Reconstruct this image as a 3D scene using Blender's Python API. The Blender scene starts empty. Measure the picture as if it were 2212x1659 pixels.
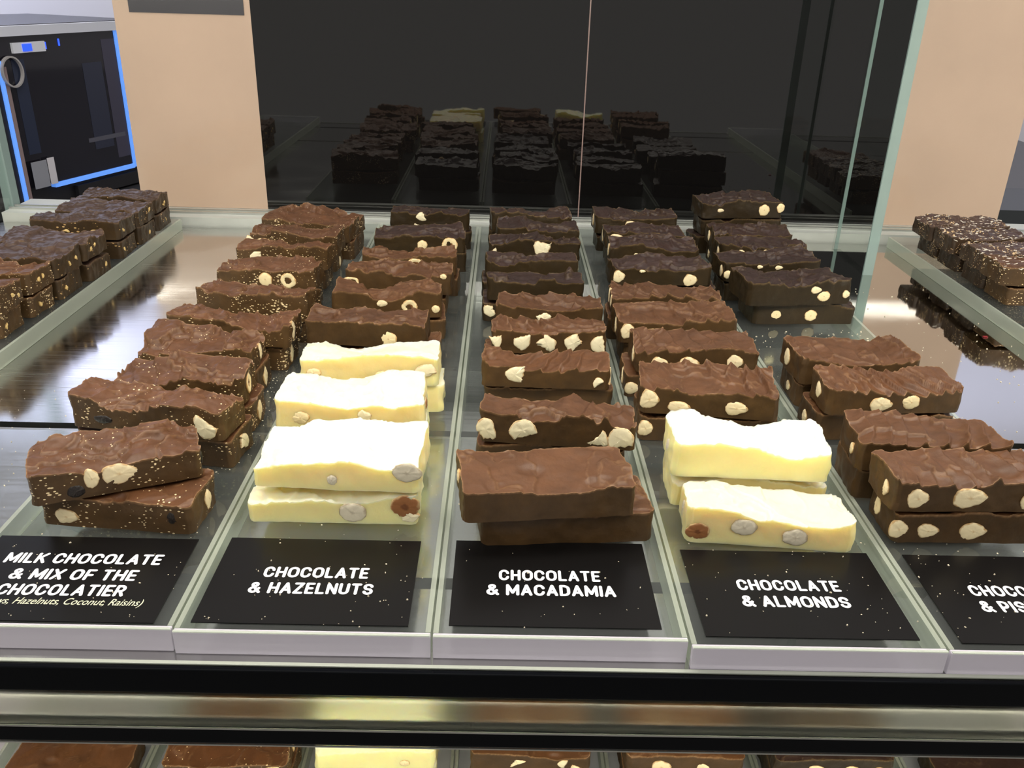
import bpy, math, random
import numpy as np
from mathutils import Matrix, Vector

C = bpy.context.scene.collection
SC = bpy.context.scene
R = math.radians

# ------------------------------------------------------------------ camera
PITCH, ROLL, YAW, CAMH, FPX = 0.43370, 0.0296, 0.0168, 0.2786, 1892.63
f_ = Vector((math.sin(YAW)*math.cos(PITCH), math.cos(YAW)*math.cos(PITCH), -math.sin(PITCH)))
r_ = Vector((math.cos(YAW), -math.sin(YAW), 0)); u_ = r_.cross(f_)
rr = math.cos(ROLL)*r_ + math.sin(ROLL)*u_
uu = -math.sin(ROLL)*r_ + math.cos(ROLL)*u_
cam = bpy.data.cameras.new('camera'); cam.sensor_width = 36; cam.lens = 36*FPX/2212
cam.clip_start = .01; cam.clip_end = 50
co = bpy.data.objects.new('camera', cam); C.objects.link(co)
M = Matrix.Identity(4)
for i in range(3):
    M[i][0] = rr[i]; M[i][1] = uu[i]; M[i][2] = -f_[i]
M[0][3], M[1][3], M[2][3] = 0, 0, CAMH
co.matrix_world = M
SC.camera = co

# ------------------------------------------------------------------ world, exposure, room lights
w = bpy.data.worlds.new('world'); SC.world = w; w.use_nodes = True
w.node_tree.nodes['Background'].inputs[0].default_value = (.98, .95, .90, 1)
w.node_tree.nodes['Background'].inputs[1].default_value = .40
SC.view_settings.view_transform = 'Standard'; SC.view_settings.look = 'None'
SC.view_settings.exposure = 0; SC.view_settings.gamma = 1; SC.view_settings.use_curve_mapping = False

def area(name, loc, rot, sx, sy, power, col):
    l = bpy.data.lights.new(name, 'AREA'); l.shape = 'RECTANGLE'; l.size = sx; l.size_y = sy
    l.energy = power; l.color = col
    o = bpy.data.objects.new(name, l); C.objects.link(o); o.location = loc; o.rotation_euler = rot
    return o
# bluish shop lighting washing the lower part of the back wall
a_ = area('unseen_wall_light', (-2.3, 2.75, 1.55), (R(28), 0, R(8)), 1.8, .5, 30, (.64, .71, 1)); a_.data.spread = R(120)
a_ = area('unseen_wall_light', (2.2, 2.75, 1.55), (R(28), 0, R(-8)), 1.8, .5, 7.5, (.66, .72, 1)); a_.data.spread = R(120)
area('unseen_wall_light', (0, 1.9, 3.2), (R(65), 0, 0), 3.0, .6, 13, (1, .95, .90))  # unseen neutral light added to brighten the upper wall mirrored in the deck
# unseen overhead fill lights added above the case and behind the camera
area('overhead_fill_light', (0, 1.0, 2.2), (0, 0, 0), 2.4, 1.2, 22, (1, .96, .92))
area('overhead_fill_light', (.2, -1.0, 2.0), (R(35), 0, 0), 2.0, 1.0, 24, (1, .95, .86))

# ------------------------------------------------------------------ helpers
def tag(o, label=None, cat=None, group=None, kind=None):
    if label: o['label'] = label
    if cat: o['category'] = cat
    if group: o['group'] = group
    if kind: o['kind'] = kind
    return o

def empty(name, loc=(0, 0, 0)):
    o = bpy.data.objects.new(name, None); C.objects.link(o); o.location = loc
    o.empty_display_size = .01
    return o

def link(name, me, m=None, parent=None, loc=(0, 0, 0), rot=(0, 0, 0)):
    o = bpy.data.objects.new(name, me); C.objects.link(o)
    if m: me.materials.append(m)
    o.location = loc; o.rotation_euler = rot
    if parent: o.parent = parent
    return o

def boxes_mesh(name, bx, bev=0):
    """bx: list of (x0,x1,y0,y1,z0,z1)"""
    v, f = [], []
    for x0, x1, y0, y1, z0, z1 in bx:
        b = len(v)
        v += [(x0,y0,z0),(x1,y0,z0),(x1,y1,z0),(x0,y1,z0),(x0,y0,z1),(x1,y0,z1),(x1,y1,z1),(x0,y1,z1)]
        f += [[b+i for i in q] for q in ((3,2,1,0),(4,5,6,7),(0,1,5,4),(1,2,6,5),(2,3,7,6),(3,0,4,7))]
    me = bpy.data.meshes.new(name); me.from_pydata(v, [], f); me.update()
    return me

def box(name, x0, x1, y0, y1, z0, z1, m, parent=None, bev=0, loc=(0, 0, 0), rot=(0, 0, 0)):
    o = link(name, boxes_mesh(name, [(x0, x1, y0, y1, z0, z1)]), m, parent, loc, rot)
    if bev:
        b = o.modifiers.new('bevel', 'BEVEL'); b.width = bev; b.segments = 2
    return o

# ---- noise
class Noise:
    def __init__(s, seed):
        g = np.random.default_rng(seed)
        s.p = g.permutation(256); s.p = np.concatenate([s.p, s.p, s.p])
        a = g.random(256)*2*np.pi; s.g = np.stack([np.cos(a), np.sin(a)], -1)
    def __call__(s, x, y):
        x = np.asarray(x, float); y = np.asarray(y, float)
        x, y = np.broadcast_arrays(x, y)
        xi = np.floor(x).astype(int); yi = np.floor(y).astype(int); xf = x-xi; yf = y-yi
        u = xf*xf*xf*(xf*(xf*6-15)+10); v = yf*yf*yf*(yf*(yf*6-15)+10)
        def d(i, j):
            h = s.p[s.p[(xi+i) & 255]+((yi+j) & 255)]; gg = s.g[h]
            return gg[..., 0]*(xf-i)+gg[..., 1]*(yf-j)
        a = d(0,0)*(1-u)+d(1,0)*u; b = d(0,1)*(1-u)+d(1,1)*u
        return (a*(1-v)+b*v)*1.5

# ------------------------------------------------------------------ materials
def nt(name):
    m = bpy.data.materials.new(name); m.use_nodes = True
    t = m.node_tree; return m, t, t.nodes['Principled BSDF']

def plain(name, col, rough=.5, metal=0, coat=0, spec=.5, noise=0, nscale=20, bump=0, bscale=200, emit=None, estr=0, crough=.03):
    m, t, b = nt(name)
    b.inputs['Base Color'].default_value = (*col, 1); b.inputs['Roughness'].default_value = rough
    b.inputs['Metallic'].default_value = metal; b.inputs['Coat Weight'].default_value = coat
    b.inputs['Coat Roughness'].default_value = crough; b.inputs['Coat IOR'].default_value = 1.65
    b.inputs['Specular IOR Level'].default_value = spec
    if emit:
        b.inputs['Emission Color'].default_value = (*emit, 1); b.inputs['Emission Strength'].default_value = estr
    if noise or bump:
        tc = t.nodes.new('ShaderNodeTexCoord')
    if noise:
        n = t.nodes.new('ShaderNodeTexNoise'); n.inputs['Scale'].default_value = nscale; n.inputs['Detail'].default_value = 4
        t.links.new(tc.outputs['Object'], n.inputs['Vector'])
        mr = t.nodes.new('ShaderNodeMapRange'); mr.inputs[1].default_value = .3; mr.inputs[2].default_value = .7
        mr.inputs[3].default_value = 1-noise; mr.inputs[4].default_value = 1+noise
        t.links.new(n.outputs[0], mr.inputs[0])
        mx = t.nodes.new('ShaderNodeVectorMath'); mx.operation = 'SCALE'; mx.inputs[0].default_value = col
        t.links.new(mr.outputs[0], mx.inputs['Scale']); t.links.new(mx.outputs[0], b.inputs['Base Color'])
    if bump:
        n2 = t.nodes.new('ShaderNodeTexNoise'); n2.inputs['Scale'].default_value = bscale; n2.inputs['Detail'].default_value = 3
        t.links.new(tc.outputs['Object'], n2.inputs['Vector'])
        bp = t.nodes.new('ShaderNodeBump'); bp.inputs['Strength'].default_value = bump; bp.inputs['Distance'].default_value = .001
        t.links.new(n2.outputs[0], bp.inputs['Height']); t.links.new(bp.outputs[0], b.inputs['Normal'])
    return m

def chocolate(name, top, side, lip, rough=.42, fleck=None, fscale=330, fthr=.16, mottling=.22, sss=0, flecktop=1.0):
    """side faces use a yellower colour than the spread top; a pale ragged lip runs along the top edge"""
    m, t, b = nt(name); L = t.links.new; N = t.nodes.new
    tc = N('ShaderNodeTexCoord'); oi = N('ShaderNodeObjectInfo')
    off = N('ShaderNodeVectorMath'); off.operation = 'ADD'
    sc = N('ShaderNodeMath'); sc.operation = 'MULTIPLY'; sc.inputs[1].default_value = 3.7; L(oi.outputs['Random'], sc.inputs[0])
    L(tc.outputs['Object'], off.inputs[0]); L(sc.outputs[0], off.inputs[1])
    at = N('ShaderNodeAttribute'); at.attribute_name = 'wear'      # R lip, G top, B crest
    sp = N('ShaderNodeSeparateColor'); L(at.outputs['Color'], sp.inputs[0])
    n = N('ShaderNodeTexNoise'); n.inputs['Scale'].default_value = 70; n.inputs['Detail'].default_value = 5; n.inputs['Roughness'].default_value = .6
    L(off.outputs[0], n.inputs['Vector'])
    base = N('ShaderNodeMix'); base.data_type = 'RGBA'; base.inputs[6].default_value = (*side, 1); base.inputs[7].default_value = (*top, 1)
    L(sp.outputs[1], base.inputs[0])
    mr = N('ShaderNodeMapRange'); mr.inputs[1].default_value = .3; mr.inputs[2].default_value = .7
    mr.inputs[3].default_value = 1-mottling; mr.inputs[4].default_value = 1+mottling; L(n.outputs[0], mr.inputs[0])
    vs = N('ShaderNodeVectorMath'); vs.operation = 'SCALE'; L(base.outputs[2], vs.inputs[0]); L(mr.outputs[0], vs.inputs['Scale'])
    # per-bar shade
    ps = N('ShaderNodeMapRange'); ps.inputs[3].default_value = .86; ps.inputs[4].default_value = 1.14; L(oi.outputs['Random'], ps.inputs[0])
    v2 = N('ShaderNodeVectorMath'); v2.operation = 'SCALE'; L(vs.outputs[0], v2.inputs[0]); L(ps.outputs[0], v2.inputs['Scale'])
    cur = v2.outputs[0]
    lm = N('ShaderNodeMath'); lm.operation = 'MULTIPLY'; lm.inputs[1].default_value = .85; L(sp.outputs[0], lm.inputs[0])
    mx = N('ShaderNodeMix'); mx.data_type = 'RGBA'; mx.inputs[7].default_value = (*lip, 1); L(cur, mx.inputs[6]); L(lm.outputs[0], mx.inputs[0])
    cur = mx.outputs[2]
    if fleck:
        mp = N('ShaderNodeMapping'); mp.inputs['Scale'].default_value = (1, 1, 1.9); mp.inputs['Rotation'].default_value = (0, .3, .2)
        L(off.outputs[0], mp.inputs[0])
        vo = N('ShaderNodeTexVoronoi'); vo.inputs['Scale'].default_value = fscale; L(mp.outputs[0], vo.inputs['Vector'])
        nn = N('ShaderNodeTexNoise'); nn.inputs['Scale'].default_value = 60; L(off.outputs[0], nn.inputs['Vector'])
        th = N('ShaderNodeMapRange'); th.inputs[1].default_value = .35; th.inputs[2].default_value = .7; th.inputs[3].default_value = 0; th.inputs[4].default_value = fthr*2
        L(nn.outputs[0], th.inputs[0])
        tm = N('ShaderNodeMix'); tm.data_type = 'FLOAT'; tm.inputs[2].default_value = 1; tm.inputs[3].default_value = flecktop; L(sp.outputs[1], tm.inputs[0])
        tt = N('ShaderNodeMath'); tt.operation = 'MULTIPLY'; L(th.outputs[0], tt.inputs[0]); L(tm.outputs[0], tt.inputs[1])
        lt = N('ShaderNodeMath'); lt.operation = 'LESS_THAN'; L(vo.outputs['Distance'], lt.inputs[0]); L(tt.outputs[0], lt.inputs[1])
        m3 = N('ShaderNodeMix'); m3.data_type = 'RGBA'; m3.inputs[7].default_value = (*fleck, 1); L(cur, m3.inputs[6]); L(lt.outputs[0], m3.inputs[0])
        cur = m3.outputs[2]
    b.inputs['Specular IOR Level'].default_value = .36
    L(cur, b.inputs['Base Color'])
    rg = N('ShaderNodeMapRange'); rg.inputs[3].default_value = rough+.10; rg.inputs[4].default_value = rough-.16; L(n.outputs[0], rg.inputs[0])
    L(rg.outputs[0], b.inputs['Roughness'])
    n2 = N('ShaderNodeTexNoise'); n2.inputs['Scale'].default_value = 420; n2.inputs['Detail'].default_value = 4; L(off.outputs[0], n2.inputs['Vector'])
    bp = N('ShaderNodeBump'); bp.inputs['Strength'].default_value = .35; bp.inputs['Distance'].default_value = .0006
    L(n2.outputs[0], bp.inputs['Height']); L(bp.outputs[0], b.inputs['Normal'])
    if sss:
        b.inputs['Subsurface Weight'].default_value = sss; b.inputs['Subsurface Radius'].default_value = (1, .8, .45); b.inputs['Subsurface Scale'].default_value = .010
    return m

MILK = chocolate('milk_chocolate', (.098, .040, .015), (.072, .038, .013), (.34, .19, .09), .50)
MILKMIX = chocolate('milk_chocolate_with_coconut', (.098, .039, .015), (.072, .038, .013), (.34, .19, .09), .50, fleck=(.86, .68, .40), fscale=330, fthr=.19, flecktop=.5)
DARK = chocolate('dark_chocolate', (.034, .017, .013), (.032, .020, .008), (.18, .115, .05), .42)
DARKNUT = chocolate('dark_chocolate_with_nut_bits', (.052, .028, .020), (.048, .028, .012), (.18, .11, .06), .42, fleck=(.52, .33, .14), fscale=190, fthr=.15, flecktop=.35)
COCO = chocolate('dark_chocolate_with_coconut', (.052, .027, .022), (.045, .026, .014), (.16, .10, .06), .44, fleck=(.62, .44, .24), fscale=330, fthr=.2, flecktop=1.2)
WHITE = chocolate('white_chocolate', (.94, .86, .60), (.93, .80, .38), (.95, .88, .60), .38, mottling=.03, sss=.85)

def nut_mat(name, flesh, rim, core, corew):
    m, t, b = nt(name); L = t.links.new; N = t.nodes.new
    at = N('ShaderNodeAttribute'); at.attribute_name = 'rad'
    tc = N('ShaderNodeTexCoord')
    n = N('ShaderNodeTexNoise'); n.inputs['Scale'].default_value = 260; n.inputs['Detail'].default_value = 4; L(tc.outputs['Object'], n.inputs['Vector'])
    ad = N('ShaderNodeMath'); ad.operation = 'MULTIPLY_ADD'; ad.inputs[1].default_value = .5; L(n.outputs[0], ad.inputs[0])
    sb = N('ShaderNodeMath'); sb.operation = 'SUBTRACT'; sb.inputs[1].default_value = .25; L(at.outputs['Fac'], sb.inputs[0]); L(sb.outputs[0], ad.inputs[2])
    cr = N('ShaderNodeValToRGB'); e = cr.color_ramp.elements
    e[0].position = corew; e[0].color = (*core, 1); e[1].position = corew+.12; e[1].color = (*flesh, 1)
    x = e.new(.86); x.color = (*flesh, 1); x = e.new(1.0); x.color = (*rim, 1)
    L(ad.outputs[0], cr.inputs[0]); L(cr.outputs[0], b.inputs['Base Color'])
    b.inputs['Roughness'].default_value = .6
    bp = N('ShaderNodeBump'); bp.inputs['Strength'].default_value = .5; bp.inputs['Distance'].default_value = .0008
    L(n.outputs[0], bp.inputs['Height']); L(bp.outputs[0], b.inputs['Normal'])
    return m
HAZ = nut_mat('hazelnut_flesh', (.92, .76, .44), (.62, .34, .12), (.66, .42, .17), .08)
HAZHOLE = nut_mat('hazelnut_hollow', (.92, .76, .44), (.66, .40, .16), (.20, .075, .02), .34)
MAC = nut_mat('macadamia_flesh', (.90, .80, .54), (.60, .40, .19), (.80, .70, .50), .05)
ALM = nut_mat('almond_flesh', (.92, .77, .48), (.52, .32, .13), (.74, .54, .28), .10)
RAISIN = plain('raisin_skin', (.014, .009, .007), .45, noise=.4, nscale=300, bump=.6, bscale=500)
NUTBIT = nut_mat('golden_nut', (.70, .50, .20), (.52, .32, .11), (.72, .52, .24), .05)
BROWNNUT = nut_mat('roasted_nut_skin', (.30, .115, .035), (.62, .42, .2), (.16, .05, .012), .2)
GREYNUT = nut_mat('coated_nut', (.74, .66, .50), (.48, .38, .25), (.55, .47, .34), .12)

def steel(name, col=(.60, .60, .58), rough=.2, streak=.03, wear=.1):
    """brushed along x, with broad patches of duller wear"""
    m, t, b = nt(name); L = t.links.new; N = t.nodes.new
    b.inputs['Metallic'].default_value = 1; b.inputs['Base Color'].default_value = (*col, 1)
    tc = N('ShaderNodeTexCoord'); mp = N('ShaderNodeMapping'); mp.inputs['Scale'].default_value = (4, 150, 4)
    L(tc.outputs['Object'], mp.inputs[0])
    n = N('ShaderNodeTexNoise'); n.inputs['Scale'].default_value = 3; n.inputs['Detail'].default_value = 2; L(mp.outputs[0], n.inputs['Vector'])
    n1 = N('ShaderNodeTexNoise'); n1.inputs['Scale'].default_value = 11; n1.inputs['Detail'].default_value = 2; L(tc.outputs['Object'], n1.inputs['Vector'])
    a = N('ShaderNodeMapRange'); a.inputs[1].default_value = .3; a.inputs[2].default_value = .7; a.inputs[3].default_value = -streak; a.inputs[4].default_value = streak
    L(n.outputs[0], a.inputs[0])
    w_ = N('ShaderNodeMapRange'); w_.inputs[1].default_value = .3; w_.inputs[2].default_value = .7; w_.inputs[3].default_value = rough-wear; w_.inputs[4].default_value = rough+wear
    L(n1.outputs[0], w_.inputs[0])
    ad = N('ShaderNodeMath'); ad.operation = 'ADD'; ad.use_clamp = True; L(a.outputs[0], ad.inputs[0]); L(w_.outputs[0], ad.inputs[1])
    L(ad.outputs[0], b.inputs['Roughness'])
    return m
STEEL = steel('brushed_steel', rough=.17, streak=.05, wear=.09)
POLISH = steel('polished_steel', rough=.045, streak=.015, wear=.03)
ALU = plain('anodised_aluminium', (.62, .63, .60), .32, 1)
ALUP = plain('pale_aluminium', (.50, .52, .48), .35, 0, noise=.05, nscale=30)
BLACK = plain('black_rail', (.0015, .002, .003), .10, 0, spec=.12)
DOOR = plain('black_glass', (.005, .0045, .0045), .02, 0, spec=.75)
BEIGE = plain('beige_laminate', (.55, .395, .29), .55, 0, coat=1, noise=.07, nscale=7, crough=.02)
DARKSIGN = plain('dark_label', (.035, .033, .04), .35)
CARD = plain('black_card', (.005, .0045, .0045), .28, 0, spec=.22)
INK = plain('white_ink', (.90, .90, .94), .5)
INK2 = plain('cream_ink', (.62, .62, .45), .5)
WALL = plain('painted_wall', (.72, .70, .72), .7, noise=.03, nscale=3)
LED = plain('led_diffuser', (.9, .9, .85), .5, emit=(1.0, .955, .84), estr=27)
HOUSING = plain('lamp_housing', (.55, .55, .53), .4, .8)

def clear(name, tint=(.96, .98, .97), ior=1.49, rough=0.0, haze=0, hazecol=(.7, .75, .72)):
    """thin clear sheet: straight-through transmission with a Fresnel reflection and a little surface haze"""
    m, t, b = nt(name); t.nodes.remove(b); L = t.links.new; N = t.nodes.new
    out = t.nodes['Material Output']
    tr = N('ShaderNodeBsdfTransparent'); tr.inputs[0].default_value = (*tint, 1)
    gl = N('ShaderNodeBsdfGlossy'); gl.inputs['Roughness'].default_value = rough
    fr = N('ShaderNodeFresnel'); fr.inputs[0].default_value = ior
    ge = N('ShaderNodeNewGeometry'); iv = N('ShaderNodeMath'); iv.operation = 'SUBTRACT'; iv.inputs[0].default_value = 1; L(ge.outputs['Backfacing'], iv.inputs[1])
    fm_ = N('ShaderNodeMath'); fm_.operation = 'MULTIPLY'; L(fr.outputs[0], fm_.inputs[0]); L(iv.outputs[0], fm_.inputs[1])
    mx = N('ShaderNodeMixShader'); L(fm_.outputs[0], mx.inputs[0]); L(tr.outputs[0], mx.inputs[1]); L(gl.outputs[0], mx.inputs[2])
    last = mx
    if haze:
        df = N('ShaderNodeBsdfDiffuse'); df.inputs[0].default_value = (*hazecol, 1)
        m2 = N('ShaderNodeMixShader'); m2.inputs[0].default_value = haze
        L(mx.outputs[0], m2.inputs[1]); L(df.outputs[0], m2.inputs[2]); last = m2
    L(last.outputs[0], out.inputs[0])
    return m
ACRYL = clear('clear_acrylic', haze=.035)
LIP = clear('acrylic_front_lip', (.93, .92, .96), haze=.62, hazecol=(.74, .70, .78), rough=.08)
EDGE = clear('acrylic_edge', (.92, .95, .91), haze=.32, hazecol=(.68, .72, .62), rough=.1)
GLASS = clear('clear_glass', (.95, .97, .96), 1.5)
GLASSEDGE = clear('green_glass_edge', (.55, .68, .62), haze=.55, hazecol=(.44, .55, .53), rough=.1)

m, t, b = nt('frosted_strip')
b.inputs['Transmission Weight'].default_value = 1; b.inputs['Roughness'].default_value = .5; b.inputs['IOR'].default_value = 1.07
b.inputs['Base Color'].default_value = (.93, .95, .86, 1); b.inputs['Specular IOR Level'].default_value = .3
FROST = m

# ------------------------------------------------------------------ chocolate bars
STYLE = {  # A0 swell, A1 ridge, A2 lumps, lam ridge spacing
    'milk':  (.0036, .0034, .0009, .0150),
    'mix':   (.0040, .0026, .0014, .0190),
    'dark':  (.0034, .0026, .0011, .0140),
    'white': (.0058, .0011, .0005, .0200),
    'almond':(.0026, .0040, .0007, .0115),
    'flat':  (.0018, .0009, .0004, .0240),
    'rough': (.0026, .0014, .0016, .0140),
}

STEP = {'milk': .0015, 'mix': .0016, 'dark': .0012, 'white': .0009, 'almond': .0010, 'flat': .0007, 'rough': .0010}

def bar_mesh(L, D, H, style, seed, cell=.0010, zmax=None):
    rng = np.random.default_rng(seed)
    N1, N2, N3, N4 = (Noise(seed*7+i) for i in range(4))
    nx = max(12, int(L/cell)); ny = max(6, int(D/cell)); nz = max(3, int(H/(cell*1.6)))
    xs = np.linspace(-L/2, L/2, nx+1); ys = np.linspace(-D/2, D/2, ny+1)
    X, Y = np.meshgrid(xs, ys)
    A0, A1, A2, lam = STYLE[style]
    ox, oy = rng.random(2)*50
    th = R(rng.uniform(-38, 38)); lam *= rng.uniform(.85, 1.25); sg = rng.choice([-1, 1])
    def height(x, y):
        wx = .30*N1(x*22+ox, y*22+oy)+.12*N2(x*60, y*60+oy)
        s = sg*(x*math.cos(th)+y*math.sin(th))/lam+wx*2.2
        fr = s-np.floor(s)
        prof = np.where(fr < .90, (fr/.90)**2.2, (1-fr)/.10)
        am = np.clip(N3(x*16+oy, y*26+ox)*1.3+.5, .05, 1)
        z = A0*(N2(x*15+ox, y*17)+.45*N1(x*33, y*30+ox))*1.3 + A1*(prof-.35)*am + A2*N4(x*95, y*95+oy) + .3*A2*N1(x*260+oy, y*260)
        # a few torn pits
        return z, prof*am
    Z, crest = height(X, Y)
    # folded-over layers: curved steps with a raised lip
    fold = np.zeros_like(X)
    q = N1(X*20+oy, Y*26+ox)+.5*N3(X*48, Y*40+oy)+.12*N4(X*160, Y*160)
    for c in rng.uniform(-.45, .45, 3):
        e = (q-c)
        Z += STEP[style]*(1/(1+np.exp(-np.clip(e/.014, -40, 40)))-.5) + .35*STEP[style]*np.exp(-((e-.03)/.03)**2)
        fold = np.maximum(fold, np.exp(-((e-.022)/.018)**2))
    for _ in range(rng.integers(1, 4)):
        px, py = rng.uniform(-L/2, L/2), rng.uniform(-D/2, D/2); rad = rng.uniform(.0025, .005)
        d = np.hypot((X-px)/1.5, Y-py)/rad
        Z -= .0018*np.exp(-d**4)*(1 if style != 'white' else .5)
    Z = H+Z
    if zmax is not None:
        Z = np.minimum(Z, zmax)+0
        Z += zmax-.00005-Z.max()
    # outline irregularity; broken ends rougher than cut fronts
    def warp(x, y, z):
        ex = np.clip((np.abs(x)-L*.36)/(L*.14), 0, 1); ey = np.clip((np.abs(y)-D*.30)/(D*.2), 0, 1)
        dx = ex*(.0013*N1(y*55+np.sign(x)*9+ox, z*70+3)+.0006*N3(y*170, z*170+np.sign(x)*5))
        dy = ey*(.0007*N2(x*40+np.sign(y)*9+oy, z*60)+.00035*N4(x*150+np.sign(y)*3, z*150))
        cx = np.clip((np.abs(x)-(L/2-.003))/.003, 0, 1)*np.clip((np.abs(y)-(D/2-.003))/.003, 0, 1)
        return x+dx-np.sign(x)*cx*.0012, y+dy-np.sign(y)*cx*.0012
    i = np.arange((nx+1)*(ny+1)).reshape(ny+1, nx+1)
    loop = np.concatenate([i[0, :-1], i[:-1, -1], i[-1, :0:-1], i[:0:-1, 0]])
    P = len(loop)
    xf, yf, zf = X.ravel(), Y.ravel(), Z.ravel().copy()
    t = np.arange(P)*cell
    zf[loop] += np.abs(N4(t*260, 0*t+ox))*.0007-.0001
    if zmax is not None: zf = np.minimum(zf, zmax)
    wx, wy = warp(xf, yf, zf)
    V = [np.stack([wx, wy, zf], 1)]
    lx, ly, lz = xf[loop], yf[loop], zf[loop]
    for k in range(1, nz+1):
        z = lz*(1-k/nz)
        a, b = warp(lx, ly, z)
        if k == nz: z = z*0
        V.append(np.stack([a, b, z], 1))
    V = np.concatenate(V)
    q = np.stack([i[:-1, :-1], i[:-1, 1:], i[1:, 1:], i[1:, :-1]], -1).reshape(-1, 4)
    F = [q]; n0 = (nx+1)*(ny+1)
    prev = loop
    for k in range(nz):
        cur = n0+k*P+np.arange(P)
        F.append(np.stack([np.roll(prev, -1), prev, cur, np.roll(cur, -1)], 1)); prev = cur
    Q = np.concatenate(F)
    me = bpy.data.meshes.new('chocolate_bar')
    nv, nq = len(V), len(Q)
    me.vertices.add(nv); me.vertices.foreach_set('co', V.ravel())
    me.loops.add(nq*4+P); me.polygons.add(nq+1)
    me.loops.foreach_set('vertex_index', np.concatenate([Q.ravel(), prev[::-1]]))
    me.polygons.foreach_set('loop_start', np.concatenate([np.arange(nq)*4, [nq*4]]))
    me.update(calc_edges=True); me.validate()
    me.polygons.foreach_set('use_smooth', np.ones(len(me.polygons), bool))
    # sharp rim
    on = np.zeros(nv, bool); on[loop] = True; bot = np.zeros(nv, bool); bot[prev] = True
    ev = np.zeros(len(me.edges)*2, int); me.edges.foreach_get('vertices', ev); ev = ev.reshape(-1, 2)
    sh = (on[ev].all(1)) | (bot[ev].all(1))
    at = me.attributes.new('sharp_edge', 'BOOLEAN', 'EDGE'); at.data.foreach_set('value', sh)
    col = np.zeros((nv, 4), np.float32); col[:, 3] = 1
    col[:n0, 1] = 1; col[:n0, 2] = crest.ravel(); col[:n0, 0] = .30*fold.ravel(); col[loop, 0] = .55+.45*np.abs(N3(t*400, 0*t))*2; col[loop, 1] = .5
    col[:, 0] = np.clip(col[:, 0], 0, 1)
    # crumbly pale corners
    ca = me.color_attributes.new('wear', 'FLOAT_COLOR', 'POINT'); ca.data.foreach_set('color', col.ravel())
    me['ends'] = 0
    return me

def nut_mesh(kind, rx, rz, seed):
    rng = np.random.default_rng(seed); nz = Noise(seed+77)
    n = 40; a = np.linspace(0, 2*np.pi, n, endpoint=False)
    r = 1+.10*nz(np.cos(a)*1.6+5, np.sin(a)*1.6+5)+.05*nz(np.cos(a)*5, np.sin(a)*5)
    px, pz = np.cos(a)*r, np.sin(a)*r
    if kind == 'almond':
        pz = pz*(1-.30*px)*.95
    if kind == 'chunk':   # broken macadamia: round cap cut by one or two breaks
        for c in range(rng.integers(1, 3)):
            b = rng.uniform(0, 2*np.pi); d = px*np.cos(b)+pz*np.sin(b); lim = rng.uniform(.05, .45)
            k = np.minimum(d, lim+.12*nz(a*3, b+0*a))-d
            px = px+k*np.cos(b); pz = pz+k*np.sin(b)
        px -= (px.max()+px.min())/2; pz -= (pz.max()+pz.min())/2
        s = 2/max(px.max()-px.min(), 1e-3); px = px*s; pz = pz*2/max(pz.max()-pz.min(), 1e-3)
    rings = [1.0, .93, .72, .45, .2]
    V, rad = [], []
    V.append(np.stack([px*rx*.8, 0*a+.0022, pz*rz*.8], 1)); rad += [1]*n
    for q in rings:
        h = -.0009*math.sqrt(max(0, 1-q*q))-.0001
        bump = -.0003*nz(px*q*4+9, pz*q*4) if q < .95 else 0*a
        if kind == 'hollow' and q < .5: bump = bump+.0016*(1-q)
        V.append(np.stack([px*rx*q, h+bump, pz*rz*q], 1)); rad += [q]*n
    V.append(np.array([[0, -.001+(.0016 if kind == 'hollow' else 0), 0]])); rad += [0]
    V.append(np.array([[0, .0025, 0]])); rad += [1]
    V = np.concatenate(V); F = []
    for k in range(len(rings)):
        for j in range(n):
            F.append((k*n+j, k*n+(j+1) % n, (k+1)*n+(j+1) % n, (k+1)*n+j))
    c = len(V)-2; k = len(rings)*n
    for j in range(n):
        F.append((k+j, k+(j+1) % n, c)); F.append(((j+1) % n, j, c+1))
    me = bpy.data.meshes.new('nut'); me.from_pydata(V.tolist(), [], F); me.update()
    me.polygons.foreach_set('use_smooth', np.ones(len(F), bool))
    at = me.attributes.new('rad', 'FLOAT', 'POINT'); at.data.foreach_set('value', np.array(rad, np.float32))
    return me

NUTS = {
    'r': ('raisin', 'round', RAISIN, 'dark raisin'),
    'n': ('nut_bit', 'chunk', NUTBIT, 'golden nut bit'),  # key: (part name, outline, material, label)
    'h': ('hazelnut', 'round', HAZ, 'pale cut hazelnut'),
    'o': ('hazelnut', 'hollow', HAZHOLE, 'cut hazelnut with a brown hollow'),
    'm': ('macadamia_nut', 'chunk', MAC, 'pale broken macadamia'),
    'a': ('almond', 'almond', ALM, 'pale cut almond'),
    'b': ('roasted_nut', 'round', BROWNNUT, 'brown roasted nut'),
    'g': ('nut', 'round', GREYNUT, 'greyish nut set in the white chocolate'),
}

def add_nut(bar, L, D, H, face, u, z, rx, rz, key, seed):
    """face F front, L left end, R right end; u runs -1..1 along the face, z 0..1 of the height"""
    nm, outline, mat_, lab = NUTS[key]
    me = nut_mesh(outline, rx, rz, seed)
    if face == 'F': loc, rot = (u*L/2, -D/2, z*H), 0
    elif face == 'L': loc, rot = (-L/2, u*D/2, z*H), R(-90)
    elif face == 'R': loc, rot = (L/2, u*D/2, z*H), R(90)
    o = link(nm, me, mat_, bar, loc, (0, 0, rot)); o['label'] = lab
    return o

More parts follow.
